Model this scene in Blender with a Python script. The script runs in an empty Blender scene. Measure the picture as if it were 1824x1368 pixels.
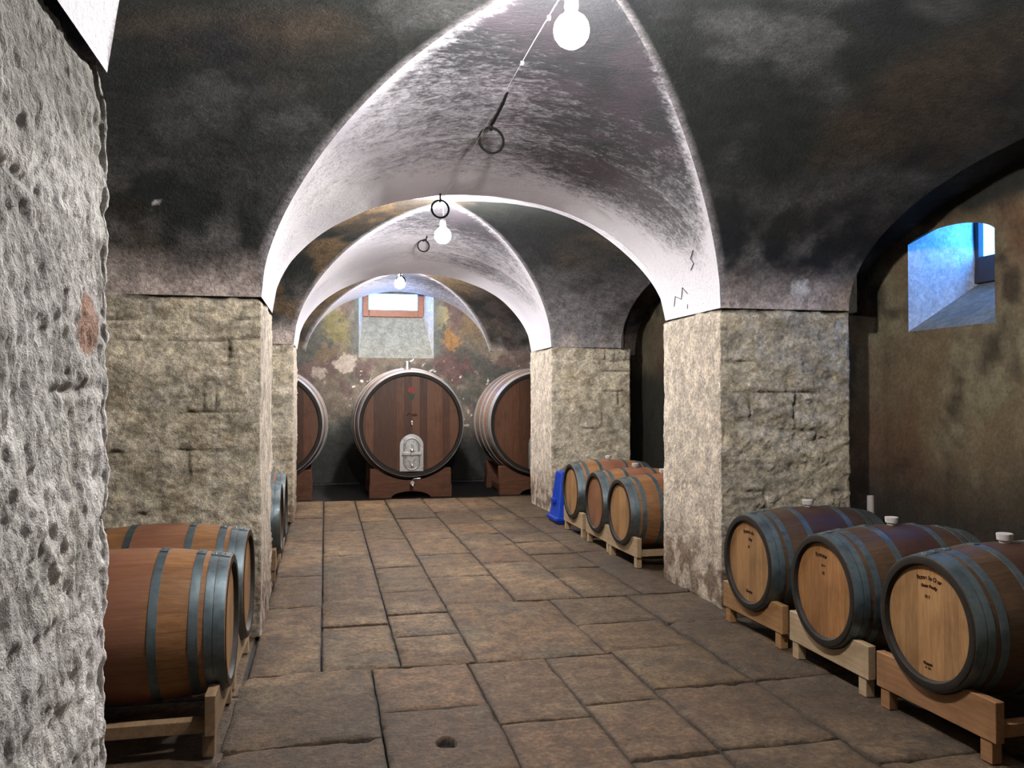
import bpy, bmesh, math, random
import numpy as np
from mathutils import Vector, Matrix
random.seed(7)
S = bpy.context.scene
COL = S.collection
PI = math.pi

# ------------------------------------------------------------------ noise
def _h(i, j, k, s):
    n = (i.astype(np.int64) * 374761393 + j.astype(np.int64) * 668265263 + k.astype(np.int64) * 2147483647 + s * 974711) & 0x7fffffff
    n = (n ^ (n >> 13)) * 1274126177 & 0x7fffffff
    n = (n ^ (n >> 16)) * 1103515245 & 0x7fffffff
    return (n & 0xffffff) / float(0xffffff)
def vnoise(P, s=0):
    i = np.floor(P); f = P - i; f = f * f * (3 - 2 * f)
    x, y, z = i[..., 0], i[..., 1], i[..., 2]; a, b, c = f[..., 0], f[..., 1], f[..., 2]
    r = 0
    for dx in (0, 1):
        for dy in (0, 1):
            for dz in (0, 1):
                w = (a if dx else 1 - a) * (b if dy else 1 - b) * (c if dz else 1 - c)
                r = r + w * _h(x + dx, y + dy, z + dz, s)
    return r
def fbm(P, sc=1.0, o=4, s=0, g=.5):
    P = np.asarray(P, float) * np.asarray(sc, float); r = 0; t = 0; a = 1
    for k in range(o):
        r = r + a * vnoise(P, s + k * 17); t += a; a *= g; P = P * 2.03 + 11.3
    return r / t
def worley(U, V, s=0):
    iu, iv = np.floor(U), np.floor(V); best = np.full(U.shape, 9.0)
    z = np.zeros_like(iu)
    for du in (-1, 0, 1):
        for dv in (-1, 0, 1):
            cu, cv = iu + du, iv + dv
            px = cu + _h(cu, cv, z, s); py = cv + _h(cu, cv, z + 5, s)
            best = np.minimum(best, np.hypot(U - px, V - py))
    return best
def sst(a, b, x):
    t = np.clip((x - a) / (b - a), 0, 1); return t * t * (3 - 2 * t)
def lerp3(A, B, t):
    return A + (np.asarray(B) - A) * t[..., None]

# ------------------------------------------------------------------ objects
def tag(o, label=None, cat=None, group=None, kind=None):
    if label: o['label'] = label
    if cat: o['category'] = cat
    if group: o['group'] = group
    if kind: o['kind'] = kind
    return o
def link(o, parent=None):
    COL.objects.link(o)
    if parent: o.parent = parent
    return o
def empty(name, loc=(0, 0, 0), rz=0):
    o = bpy.data.objects.new(name, None); o.location = loc; o.rotation_euler = (0, 0, rz)
    o.empty_display_size = .1
    return link(o)
def mesh_np(name, V, F, mats, col=None, attrs=None, midx=None, smooth=True, parent=None):
    me = bpy.data.meshes.new(name)
    V = np.asarray(V, np.float32).reshape(-1, 3); F = np.asarray(F, np.int32)
    me.vertices.add(len(V)); me.vertices.foreach_set('co', V.ravel())
    me.loops.add(F.size); me.loops.foreach_set('vertex_index', F.ravel())
    me.polygons.add(len(F)); me.polygons.foreach_set('loop_start', np.arange(0, F.size, F.shape[1], dtype=np.int32))
    if smooth: me.polygons.foreach_set('use_smooth', np.ones(len(F), bool))
    for m in (mats if isinstance(mats, (list, tuple)) else [mats]): me.materials.append(m)
    if midx is not None: me.polygons.foreach_set('material_index', np.asarray(midx, np.int32))
    me.update(calc_edges=True); me.validate()
    if col is not None:
        a = me.color_attributes.new('Col', 'FLOAT_COLOR', 'POINT')
        c = np.ones((len(V), 4), np.float32); c[:, :3] = np.asarray(col).reshape(-1, 3)
        a.data.foreach_set('color', c.ravel())
    for k, v in (attrs or {}).items():
        a = me.attributes.new(k, 'FLOAT', 'POINT'); a.data.foreach_set('value', np.asarray(v, np.float32).ravel())
    o = bpy.data.objects.new(name, me)
    return link(o, parent)
def gridF(n, m, off=0, wrap=False):
    i = np.arange(n - (0 if wrap else 1)); j = np.arange(m - 1)
    I, J = np.meshgrid(i, j, indexing='ij'); I2 = (I + 1) % n
    return np.stack([I * m + J, I2 * m + J, I2 * m + J + 1, I * m + J + 1], -1).reshape(-1, 4) + off
class Acc:
    def __init__(s): s.V = []; s.F = []; s.C = []; s.A = {}; s.M = []; s.n = 0
    def add(s, P, C, A=None, mi=0, wrap=False):
        n, m = P.shape[:2]
        f = gridF(n, m, s.n, wrap); s.F.append(f); s.M.append(np.full(len(f), mi))
        s.V.append(P.reshape(-1, 3)); s.C.append(np.broadcast_to(C, P.shape).reshape(-1, 3)); s.n += n * m
        for k, v in (A or {}).items(): s.A.setdefault(k, []).append(np.broadcast_to(v, (n, m)).ravel())
    def build(s, name, mats, parent=None, smooth=True):
        return mesh_np(name, np.concatenate(s.V), np.concatenate(s.F), mats, np.concatenate(s.C),
                       {k: np.concatenate(v) for k, v in s.A.items()}, np.concatenate(s.M), smooth, parent)
# small part builder on bmesh
class MB:
    def __init__(s): s.bm = bmesh.new()
    def box(s, x0, x1, y0, y1, z0, z1, M=None, bev=0):
        r = bmesh.ops.create_cube(s.bm, size=1)
        T = Matrix.Translation(((x0 + x1) / 2, (y0 + y1) / 2, (z0 + z1) / 2)) @ Matrix.Diagonal((x1 - x0, y1 - y0, z1 - z0, 1))
        bmesh.ops.transform(s.bm, matrix=(M @ T if M else T), verts=r['verts'])
        if bev:
            e = list({e for v in r['verts'] for e in v.link_edges})
            bmesh.ops.bevel(s.bm, geom=e, offset=bev, segments=2, affect='EDGES', profile=.6)
        return s
    def lathe(s, prof, n=48, axis='X', c=(0, 0, 0), closed=False):
        rings = []
        for a, r in prof:
            ring = []
            for k in range(n):
                t = 2 * PI * k / n; p, q = r * math.cos(t), r * math.sin(t)
                co = {'X': (a, p, q), 'Y': (p, a, q), 'Z': (p, q, a)}[axis]
                ring.append(s.bm.verts.new(Vector(co) + Vector(c)))
            rings.append(ring)
        L = len(rings)
        for i in range(L if closed else L - 1):
            A, B = rings[i], rings[(i + 1) % L]
            for k in range(n):
                s.bm.faces.new((A[k], A[(k + 1) % n], B[(k + 1) % n], B[k]))
        if not closed:
            for R in (rings[0], rings[-1]):
                try: s.bm.faces.new(R)
                except ValueError: pass
        return s
    def tube(s, pts, r, n=10, closed=False):
        pts = [Vector(p) for p in pts]; L = len(pts); rings = []
        up = Vector((0.13, .21, .97))
        for i, p in enumerate(pts):
            d = (pts[(i + 1) % L] - pts[i - 1]) if closed else (pts[min(i + 1, L - 1)] - pts[max(i - 1, 0)])
            d.normalize(); a = d.cross(up)
            if a.length < .05: a = d.cross(Vector((1, 0, 0)))
            a.normalize(); b = d.cross(a)
            rr = r[i] if isinstance(r, (list, tuple)) else r
            rings.append([s.bm.verts.new(p + a * rr * math.cos(2 * PI * k / n) + b * rr * math.sin(2 * PI * k / n)) for k in range(n)])
        for i in range(L if closed else L - 1):
            A, B = rings[i], rings[(i + 1) % L]
            for k in range(n): s.bm.faces.new((A[k], A[(k + 1) % n], B[(k + 1) % n], B[k]))
        if not closed:
            s.bm.faces.new(rings[0]); s.bm.faces.new(rings[-1])
        return s
    def sphere(s, c, r, u=24, v=14, sc=(1, 1, 1)):
        R = bmesh.ops.create_uvsphere(s.bm, u_segments=u, v_segments=v, radius=r)
        bmesh.ops.transform(s.bm, matrix=Matrix.Translation(c) @ Matrix.Diagonal((*sc, 1)), verts=R['verts']); return s
    def prism(s, poly, x0, x1, axis='X'):
        def co(a, p): return {'X': (a, p[0], p[1]), 'Y': (p[0], a, p[1]), 'Z': (p[0], p[1], a)}[axis]
        A = [s.bm.verts.new(co(x0, p)) for p in poly]; B = [s.bm.verts.new(co(x1, p)) for p in poly]
        s.bm.faces.new(A); s.bm.faces.new(B[::-1]); n = len(poly)
        for k in range(n): s.bm.faces.new((A[k], B[k], B[(k + 1) % n], A[(k + 1) % n]))
        return s
    def build(s, name, mat, parent=None, smooth=True, bevel=0):
        bmesh.ops.recalc_face_normals(s.bm, faces=s.bm.faces)
        me = bpy.data.meshes.new(name); s.bm.to_mesh(me); s.bm.free()
        me.materials.append(mat)
        o = link(bpy.data.objects.new(name, me), parent)
        if smooth:
            me.polygons.foreach_set('use_smooth', [True] * len(me.polygons))
            me.update(); 
            try: me.set_sharp_from_angle(angle=math.radians(38))
            except Exception: pass
        if bevel:
            b = o.modifiers.new('bevel', 'BEVEL'); b.width = bevel; b.segments = 2; b.limit_method = 'ANGLE'
        return o
def copy_tree(o, parent=None):
    c = o.copy(); COL.objects.link(c)
    if parent: c.parent = parent
    for ch in list(o.children): copy_tree(ch, c)
    return c

# ------------------------------------------------------------------ materials
class NT:
    def __init__(s, name, rough=.8, metal=0, spec=.3):
        s.m = bpy.data.materials.new(name); s.m.use_nodes = True; s.t = s.m.node_tree; s.t.nodes.clear()
        s.out = s.n('ShaderNodeOutputMaterial'); s.b = s.n('ShaderNodeBsdfPrincipled')
        s.l(s.b.outputs[0], s.out.inputs[0])
        s.b.inputs['Roughness'].default_value = rough; s.b.inputs['Metallic'].default_value = metal
        s.b.inputs['Specular IOR Level'].default_value = spec
    def n(s, t, **k):
        x = s.t.nodes.new(t)
        for a, v in k.items(): setattr(x, a, v)
        return x
    def l(s, a, b): s.t.links.new(a, b)
    def set(s, sock, v):
        if hasattr(v, 'is_linked') or hasattr(v, 'links'): s.l(v, sock)
        elif isinstance(v, (tuple, list)) and len(v) == 3 and sock.type == 'RGBA': sock.default_value = (*v, 1)
        else: sock.default_value = v
    def coord(s, scale=(1, 1, 1), src='Object'):
        tc = s.n('ShaderNodeTexCoord'); mp = s.n('ShaderNodeMapping'); mp.inputs['Scale'].default_value = scale
        s.l(tc.outputs[src], mp.inputs[0]); return mp.outputs[0]
    def noise(s, co, scale=5, detail=5, rough=.6, dist=0):
        x = s.n('ShaderNodeTexNoise'); s.l(co, x.inputs['Vector']); x.inputs['Scale'].default_value = scale
        x.inputs['Detail'].default_value = detail; x.inputs['Roughness'].default_value = rough; x.inputs['Distortion'].default_value = dist
        return x.outputs[0]
    def ramp(s, f, a=0., b=1., lo=0., hi=1.):
        x = s.n('ShaderNodeMapRange', interpolation_type='SMOOTHSTEP'); s.set(x.inputs[0], f)
        for i, v in zip((1, 2, 3, 4), (a, b, lo, hi)): x.inputs[i].default_value = v
        return x.outputs[0]
    def math(s, op, a, b=0., c=0.):
        x = s.n('ShaderNodeMath', operation=op); s.set(x.inputs[0], a); s.set(x.inputs[1], b)
        if op in ('MULTIPLY_ADD',): s.set(x.inputs[2], c)
        return x.outputs[0]
    def mix(s, f, a, b, mode='MIX'):
        x = s.n('ShaderNodeMix', data_type='RGBA', blend_type=mode)
        s.set(x.inputs[0], f); s.set(x.inputs[6], a); s.set(x.inputs[7], b); return x.outputs[2]
    def attr(s, name, fac=False):
        x = s.n('ShaderNodeAttribute', attribute_name=name); return x.outputs['Fac' if fac else 'Color']
    def base(s, c): s.set(s.b.inputs['Base Color'], c)
    def bump(s, h, st=.5, d=.01):
        x = s.n('ShaderNodeBump'); x.inputs['Strength'].default_value = st; x.inputs['Distance'].default_value = d
        s.l(h, x.inputs['Height']); s.l(x.outputs[0], s.b.inputs['Normal'])
def gain(t, f, lo, hi):   # scalar -> grey multiplier
    return t.ramp(f, .25, .75, lo, hi)

def m_plaster():
    t = NT('sooty_limewash', .62, 0, .5)
    co = t.coord((1, 1, 1)); cs = t.coord((1.0, 2.2, 2.2))
    n1 = t.noise(cs, 7, 8, .68, .5); n2 = t.noise(co, 45, 6, .7); n3 = t.noise(cs, 22, 5, .7, .4)
    soot = t.attr('Soot', True)
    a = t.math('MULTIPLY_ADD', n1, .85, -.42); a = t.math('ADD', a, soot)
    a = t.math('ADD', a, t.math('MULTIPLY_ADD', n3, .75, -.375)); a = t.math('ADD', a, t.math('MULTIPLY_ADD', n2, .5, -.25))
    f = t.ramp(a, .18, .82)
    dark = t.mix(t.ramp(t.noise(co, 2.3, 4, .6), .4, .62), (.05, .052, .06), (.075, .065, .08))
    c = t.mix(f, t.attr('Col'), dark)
    t.base(c)
    t.bump(t.math('ADD', t.math('MULTIPLY', n2, .5), t.math('ADD', n3, n1)), .55, .02)
    return t.m
def m_wall(name, fine=1.0, bump=.5, rough=.85, spec=.25):
    t = NT(name, rough, 0, spec)
    co = t.coord()
    n1 = t.noise(co, 9, 7, .7, .3); n2 = t.noise(co, 38, 6, .72); n3 = t.noise(co, 120, 3, .7)
    g = t.math('MULTIPLY', gain(t, n1, 1 - .35 * fine, 1 + .35 * fine), gain(t, n2, 1 - .35 * fine, 1 + .38 * fine))
    mx = t.n('ShaderNodeVectorMath', operation='SCALE'); t.l(t.attr('Col'), mx.inputs[0]); t.l(g, mx.inputs['Scale'])
    t.base(mx.outputs[0])
    t.bump(t.math('ADD', t.math('MULTIPLY', n3, .35), t.math('ADD', n2, n1)), bump, .025)
    return t.m
def m_wood(name, c0, c1, axis=(1, 14, 14), rough=.55, spec=.35, sc=6, plank=None, stain=None, radial=None, tintc=None, var=(.82, 1.16)):
    t = NT(name, rough, 0, spec)
    tc = t.n('ShaderNodeTexCoord'); sp = t.n('ShaderNodeSeparateXYZ'); t.l(tc.outputs['Object'], sp.inputs[0])
    oi = t.n('ShaderNodeObjectInfo')
    co = t.coord(axis); grain = t.noise(co, sc, 6, .65, .6); big = t.noise(t.coord(), 3.5, 4, .6)
    c = t.mix(t.ramp(grain, .3, .72), c0, c1)
    f = None
    if plank:          # boards across one axis
        ax, w = plank
        f = t.math('FLOOR', t.math('DIVIDE', t.math('ADD', sp.outputs[ax], t.math('MULTIPLY', oi.outputs['Random'], 7.)), w))
        fr = t.math('FRACT', t.math('DIVIDE', t.math('ADD', sp.outputs[ax], t.math('MULTIPLY', oi.outputs['Random'], 7.)), w))
    if radial:         # staves round the X (0) or Y (1) axis
        ax, k = radial
        ang = t.math('ARCTAN2', sp.outputs[1 if ax == 0 else 0], sp.outputs[2])
        q = t.math('MULTIPLY', ang, k / (2 * PI)); f = t.math('FLOOR', q); fr = t.math('FRACT', q)
    if f is not None:
        wn = t.n('ShaderNodeTexWhiteNoise', noise_dimensions='2D'); cb = t.n('ShaderNodeCombineXYZ')
        t.l(f, cb.inputs[0]); t.l(oi.outputs['Random'], cb.inputs[1]); t.l(cb.outputs[0], wn.inputs['Vector'])
        v = t.ramp(wn.outputs[0], 0, 1, *var)
        s = t.n('ShaderNodeVectorMath', operation='SCALE'); t.l(c, s.inputs[0]); t.l(v, s.inputs['Scale']); c = s.outputs[0]
        edge = t.math('MINIMUM', fr, t.math('SUBTRACT', 1., fr))
        c = t.mix(t.ramp(edge, .0, .03, .4, 0), c, (.02, .012, .008))
        if tintc: c = t.mix(t.ramp(wn.outputs[0], .55, .95, 0, .6), c, tintc)
    if stain:          # wine stain round the bung
        (ax, mid, half, sc_) = stain
        d = t.math('ABSOLUTE', t.math('SUBTRACT', sp.outputs[ax], mid))
        k = t.ramp(t.math('ADD', d, t.math('MULTIPLY_ADD', big, .16, -.08)), half - .05, half + .03, 1, 0)
        k = t.math('MULTIPLY', k, t.ramp(big, .3, .7, .45, .9)); c = t.mix(k, c, sc_)
    c = t.mix(t.ramp(big, .5, .75, 0, .45), c, tuple(x * .45 for x in c0))
    t.base(c); t.bump(grain, .25, .004)
    return t.m
def m_metal(name, c, rough=.4, var=.3, metal=1., spec=.5):
    t = NT(name, rough, metal, spec); n = t.noise(t.coord(), 11, 6, .65)
    t.base(t.mix(t.ramp(n, .3, .7), tuple(x * (1 - var) for x in c), c))
    t.set(t.b.inputs['Roughness'], t.ramp(t.noise(t.coord(), 30, 4), .3, .7, rough - .08, rough + .12)); return t.m
def m_plain(name, c, rough=.5, spec=.4, var=.12, sc=14):
    t = NT(name, rough, 0, spec); n = t.noise(t.coord(), sc, 4)
    t.base(t.mix(t.ramp(n, .3, .7), tuple(x * (1 - var) for x in c), c)); return t.m
def m_emit(name, c, st):
    t = NT(name); e = t.n('ShaderNodeEmission'); e.inputs[0].default_value = (*c, 1); e.inputs[1].default_value = st
    t.l(e.outputs[0], t.out.inputs[0]); return t.m

LAMP = (1.0, .955, .91)
M_PL = m_plaster()
M_STONE = m_wall('rough_limestone', 1.25, 1.0)
M_ROUGH = m_wall('tooled_limestone', .8, .7)
M_BACK = m_wall('mottled_lime_plaster', .8, .5)
M_SLAB = m_wall('worn_stone_flags', 1.65, .8, .62, .35)
M_STAVE = m_wood('oak_staves', (.040, .021, .011), (.080, .046, .024), (1.2, 16, 16), .5, .4, 5, radial=(0, 26), stain=(0, .45, .155, (.034, .012, .010)))
M_STAVE_L = m_wood('new_oak_staves', (.165, .073, .027), (.27, .135, .055), (1.2, 16, 16), .5, .4, 5, radial=(0, 26), stain=(0, .46, .14, (.175, .068, .048)))
M_HEAD = m_wood('pale_oak_head', (0.222, 0.1147, 0.0444), (0.3034, 0.1739, 0.0777), (10, 10, 1.2), .55, .3, 5, plank=(1, .082))
M_HEAD2 = m_wood('amber_oak_head', (0.1998, 0.0888, 0.0296), (0.2738, 0.1369, 0.05032), (10, 10, 1.2), .55, .3, 5, plank=(1, .078))
M_HEAD3 = m_wood('red_oak_head', (0.148, 0.0592, 0.0259), (0.222, 0.1073, 0.0518), (10, 10, 1.2), .55, .3, 5, plank=(1, .078))
M_CHIME = m_wood('dark_chime', (0.0074, 0.00592, 0.00444), (0.01776, 0.01332, 0.00962), (3, 10, 10), .6, .3, 6)
M_HOOP = m_metal('galvanised_hoop', (.155, .205, .23), .45, .4, .8)
M_ST = [m_wood('pine_amber', (0.2376, 0.1224, 0.0504), (0.324, 0.1872, 0.0828), (14, 1.2, 14), .6, .3, 4),
        m_wood('pine_cream', (0.3168, 0.2232, 0.1296), (0.4032, 0.3024, 0.1944), (14, 1.2, 14), .6, .3, 4),
        m_wood('pine_orange', (0.2088, 0.1044, 0.0468), (0.2736, 0.144, 0.0684), (14, 1.2, 14), .6, .3, 4)]
M_ST.append(m_wood('pine_brown', (0.1872, 0.1188, 0.0648), (0.2592, 0.1764, 0.1044), (14, 1.2, 14), .6, .3, 4))
M_BUNG = m_plain('white_silicone', (.45, .42, .41), .45, .4, .06)
M_INK = m_plain('black_ink', (.03, .012, .005), .8, .1)
M_CBODY = m_wood('cask_staves', (0.1105, 0.06375, 0.0425), (0.204, 0.1275, 0.085), (14, 1.2, 14), .55, .35, 4, radial=(1, 34))
M_CHEAD = m_wood('cask_head', (.070, .026, .012), (.125, .050, .022), (12, 12, 1.1), .45, .35, 4, plank=(0, .118), var=(.55, 1.45), tintc=(0.085, 0.0425, 0.02295))
M_CHOOP = m_metal('cask_hoop', (.42, .44, .46), .45, .2, .7)
M_STEEL = m_metal('stainless_steel', (.60, .61, .62), .34, .15, .9)
M_CST = m_wood('cask_saddle_wood', (.07, .027, .013), (.125, .05, .024), (1.2, 14, 14), .6, .3, 4)
M_IRON = m_plain('black_iron', (.006, .006, .007), .75, .15, .3)
M_BLUE = m_plain('blue_plastic', (.004, .045, .42), .42, .4, .15)
M_FRAME = m_wood('red_brown_frame', (.17, .055, .028), (.25, .09, .045), (2, 12, 12), .5, .35, 5)
M_FRAME2 = m_plain('grey_frame', (.035, .035, .045), .6)
M_CABLE = m_plain('pale_cable', (.62, .62, .66), .5)
M_SOCK = m_plain('white_porcelain', (.75, .74, .74), .3, .5, .05)
M_BULB = m_emit('lit_frosted_bulb', LAMP, 1300)
M_RED = m_plain('red_mark', (.22, .015, .02), .5); M_GRN = m_plain('green_mark', (.01, .035, .018), .5)
g = NT('window_glass', .02); gl = g.n('ShaderNodeBsdfTransparent'); gg = g.n('ShaderNodeBsdfGlossy'); gm = g.n('ShaderNodeMixShader')
gg.inputs['Roughness'].default_value = .05; gm.inputs[0].default_value = .06; gl.inputs[0].default_value = (.93, .97, 1, 1)
g.l(gl.outputs[0], gm.inputs[1]); g.l(gg.outputs[0], gm.inputs[2]); g.l(gm.outputs[0], g.out.inputs[0]); M_GLASS = g.m

# ------------------------------------------------------------------ plan of the cellar
H = 2.19                                   # springing height
XO_R, XO_L, XW_R, XW_L = 3.87, -1.46, 4.30, -1.95
PIER_Y = [(.74, 1.786), (5.641, 6.703), (10.66, 11.843)]
YW, YB = 15.3, -3.1
def xc(Y): return 1.206 + (Y - 5.64) * .0112
def xa(Y): return 1.610 + (Y - 5.64) * .0064
BAYS = [(YB, .74, 1.0, 1.10), (1.786, 5.641, 1.10, 1.135), (6.703, 10.66, .99, 1.21), (11.843, YW, 1.09, 1.25)]
PB = [(1.10, 1.10), (1.135, .99), (1.21, 1.09)]
BC = 1.385
def Bt(t, be): return BC - (BC - be) * t ** 3
def Be(s, r, be):                           # crown of an end web falls evenly towards its arch
    return (BC - (BC - be) * s ** 1.05) * (1 - np.abs(r) ** 3) + Bt(s, be) * np.abs(r) ** 3

# colours / soot of the limewash as functions of place (stains, plus lamp glare evened out in the colour)
def white_col(P):
    n = fbm(P, 1.4, 4, 3)
    c = np.broadcast_to(np.array([.74, .725, .80]), P.shape).copy()
    return lerp3(c, [.62, .61, .69], sst(.35, .7, n))
def dark_col(P, bay):
    n = fbm(P, .9, 4, 21); n2 = fbm(P, 1.7, 4, 33); n3 = fbm(P, 3.5, 4, 51)
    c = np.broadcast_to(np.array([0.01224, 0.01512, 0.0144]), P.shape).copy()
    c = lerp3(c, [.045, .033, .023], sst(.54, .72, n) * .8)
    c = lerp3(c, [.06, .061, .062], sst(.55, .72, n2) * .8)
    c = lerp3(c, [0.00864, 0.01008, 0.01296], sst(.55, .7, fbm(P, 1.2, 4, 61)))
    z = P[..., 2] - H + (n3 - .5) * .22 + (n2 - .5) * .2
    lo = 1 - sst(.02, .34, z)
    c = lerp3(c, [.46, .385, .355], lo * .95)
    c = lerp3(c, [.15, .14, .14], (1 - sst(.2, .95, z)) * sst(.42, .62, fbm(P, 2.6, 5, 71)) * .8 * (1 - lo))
    if bay == 2:
        left = sst(1.2, .4, P[..., 0])
        c = lerp3(c, [0.1152, 0.0756, 0.0396], left * sst(.45, .6, n3) * .75)
        c = lerp3(c, [.21, .20, .215], (1 - left) * (1 - sst(.1, 1.3, z)) * (.35 + .6 * sst(.4, .6, n3)))
    if bay == 3:
        c = lerp3(c, [0.1224, 0.0828, 0.0432], sst(.46, .64, n2) * .8)
        c = lerp3(c, [0.072, 0.0576, 0.0576], sst(.5, .62, n3) * .7)
    return c
def chips(P, c, spots):
    for (x, y, z, r) in spots:
        d = np.sqrt(((P - np.array([x, y, z])) ** 2).sum(-1)) / r + (fbm(P, 22, 3, 77) - .5) * 1.3
        c = lerp3(c, [.55, .53, .52], 1 - sst(.75, 1.0, d))
    return c
CHIPS = [(3.45, 5.60, 2.33, .09), (-1.0, 5.35, 2.67, .05), (-.35, 3.9, 3.2, .04), (3.35, 5.2, 2.95, .03), (-.6, 4.6, 3.1, .025), (3.6, 4.2, 3.06, .02)]

ceil = Acc()
def curve_u(phi): return np.sin(phi)
def bump_disp(P, amp=.012):
    return (fbm(P, 2.1, 4, 5) - .5) * amp * 2 + (fbm(P, 9, 3, 8) - .5) * amp * .5
for bi, (y0, y1, bn, bf) in enumerate(BAYS):
    yc, by = (y0 + y1) / 2, (y1 - y0) / 2
    fine = {0: .10, 1: .022, 2: .035, 3: .04}[bi]
    ns, nr = int(by / fine) + 2, int(3.6 / fine) + 2
    # end webs (white)
    for sgn, be in ((-1, bn), (1, bf)):
        s = np.linspace(.0, 1, ns)[:, None]; r = np.sin(np.linspace(-PI / 2, PI / 2, nr))[None, :]
        u = s * r; v = sgn * s + 0 * r; Y = yc + v * by; X = xc(Y) + u * xa(Y)
        Z = H + Be(s + 0 * r, r + 0 * s, be) * np.sqrt(np.clip(1 - u * u, 0, 1))
        P = np.stack([X, Y, Z], -1); P[..., 2] += bump_disp(P) * np.minimum(1, 3 * (1 - np.abs(r))) * sst(0, .1, Z - H)
        far = (1 - s + 0 * r) * by
        dx = X - xc(Y)
        soot = .52 + .30 * np.exp(-((dx - .65) / .75) ** 2) + .42 * sst(.5, 1.7, far)  # soot, with the crown darkened further to hold down lamp glare
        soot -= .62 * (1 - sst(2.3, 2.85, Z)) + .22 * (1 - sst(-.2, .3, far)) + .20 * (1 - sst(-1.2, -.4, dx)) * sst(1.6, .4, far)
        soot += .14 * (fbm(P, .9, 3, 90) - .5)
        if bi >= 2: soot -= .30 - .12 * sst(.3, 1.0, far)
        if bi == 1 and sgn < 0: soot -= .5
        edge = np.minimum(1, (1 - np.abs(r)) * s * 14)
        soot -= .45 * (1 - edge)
        ceil.add(P, white_col(P), {'Soot': soot})
    # side webs (dark), running on over the piers to the aisle
    for sgn in (-1, 1):
        smax = (XO_R - xc(yc)) / xa(yc) if sgn > 0 else (xc(yc) - XO_L) / xa(yc)
        s = np.concatenate([np.linspace(0, 1, ns), np.linspace(1, smax, max(6, int((smax - 1) * 1.6 / fine)))[1:]])[:, None]
        r = np.sin(np.linspace(-PI / 2, PI / 2, nr))[None, :]
        sm = np.minimum(s, 1); v = sm * r; u = sgn * s + 0 * r; Y = yc + v * by
        X = np.where(s <= 1, xc(Y) + u * xa(Y), 0)
        x1 = xc(Y) + sgn * xa(Y); xo = XO_R if sgn > 0 else XO_L
        q = np.clip((s - 1) / (smax - 1), 0, 1); X = np.where(s <= 1, X, x1 + (xo - x1) * q)
        w = (r + 1) / 2; Bg = Bt(sm, bn) * (1 - w) + Bt(sm, bf) * w; Bm = BC - (BC - .83) * (s / smax) ** 1.8 + 0 * r; B = Bm + (Bg - Bm) * np.abs(r) ** 4 * (1 - q)
        Z = H + B * np.sqrt(np.clip(1 - v * v, 0, 1))
        P = np.stack([X, Y, Z], -1); P[..., 2] += bump_disp(P) * np.minimum(1, 3 * (1 - np.abs(r))) * sst(0, .1, Z - H)
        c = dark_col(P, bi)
        if bi == 1: c = chips(P, c, CHIPS)
        edge = 1 - np.minimum(1, (1 - np.abs(r)) * s * 22)
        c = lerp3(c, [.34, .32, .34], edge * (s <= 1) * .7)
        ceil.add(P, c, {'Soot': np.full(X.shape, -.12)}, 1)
# barrels over the piers' thickness (white)
for k, (y0, y1) in enumerate(PIER_Y):
    fine = .022 if k == 1 else .035
    phi = np.linspace(-PI / 2, PI / 2, int(4.3 / fine))[:, None]; Y = np.linspace(y0, y1, int((y1 - y0) / fine))[None, :]
    u = np.sin(phi) + 0 * Y; Y = Y + 0 * phi; X = xc(Y) + u * xa(Y); be = PB[k][0] + (PB[k][1] - PB[k][0]) * (Y - y0) / (y1 - y0)
    Z = H + be * np.sqrt(np.clip(1 - u * u, 0, 1)); P = np.stack([X, Y, Z], -1)
    P[..., 2] += bump_disp(P) * sst(0, .1, Z - H)
    far = y1 - Y
    dx = X - xc(Y)
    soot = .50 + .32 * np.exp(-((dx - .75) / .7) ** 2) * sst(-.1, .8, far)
    soot -= .62 * (1 - sst(2.3, 2.85, Z)) + (.42 + .25 * (1 - sst(.0, .6, far))) * (1 - sst(.1, .95, far)) + .20 * (1 - sst(-1.2, -.4, dx))  # far edge whitened: clean limewash plus glare painted into the colour
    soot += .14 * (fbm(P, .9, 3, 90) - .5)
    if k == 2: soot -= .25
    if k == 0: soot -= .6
    ceil.add(P, white_col(P), {'Soot': soot})
# aisle vaults
for sgn, xo, xw in ((1, XO_R, XW_R), (-1, XO_L, XW_L)):
    Y = np.linspace(YB, YW, 460)[None, :]; Z = np.full(Y.shape, H - .06)
    for (y0, y1, _, _) in BAYS:
        yc, by = (y0 + y1) / 2, (y1 - y0) / 2 + .53
        Z = np.maximum(Z, H - .06 + .93 * np.sqrt(np.clip(1 - ((Y - yc) / by) ** 2, 0, 1)))
    X = np.linspace(xo, xw + sgn * .05, 14)[:, None]
    P = np.stack([X + 0 * Y, Y + 0 * X, Z + 0 * X], -1); P[..., 2] += bump_disp(P)
    ceil.add(P, dark_col(P, 0) * .8, {'Soot': np.full(P.shape[:2], -.12)}, 1)
    # crescent fascia between bay vault and aisle vault
    for (y0, y1, _, _) in BAYS:
        yc, by = (y0 + y1) / 2, (y1 - y0) / 2
        r = np.sin(np.linspace(-PI / 2, PI / 2, 60)); lo = H + .83 * np.sqrt(1 - r * r)
        Yv = yc + by * r; hi = np.maximum(np.interp(Yv, Y[0], Z[0]) + .03, lo + .01)
        P = np.stack([np.stack([np.full_like(r, xo), Yv, lo], -1), np.stack([np.full_like(r, xo), Yv, hi], -1)])
        ceil.add(P, dark_col(P, 0), {'Soot': np.full(P.shape[:2], -.12)}, 1)
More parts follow.
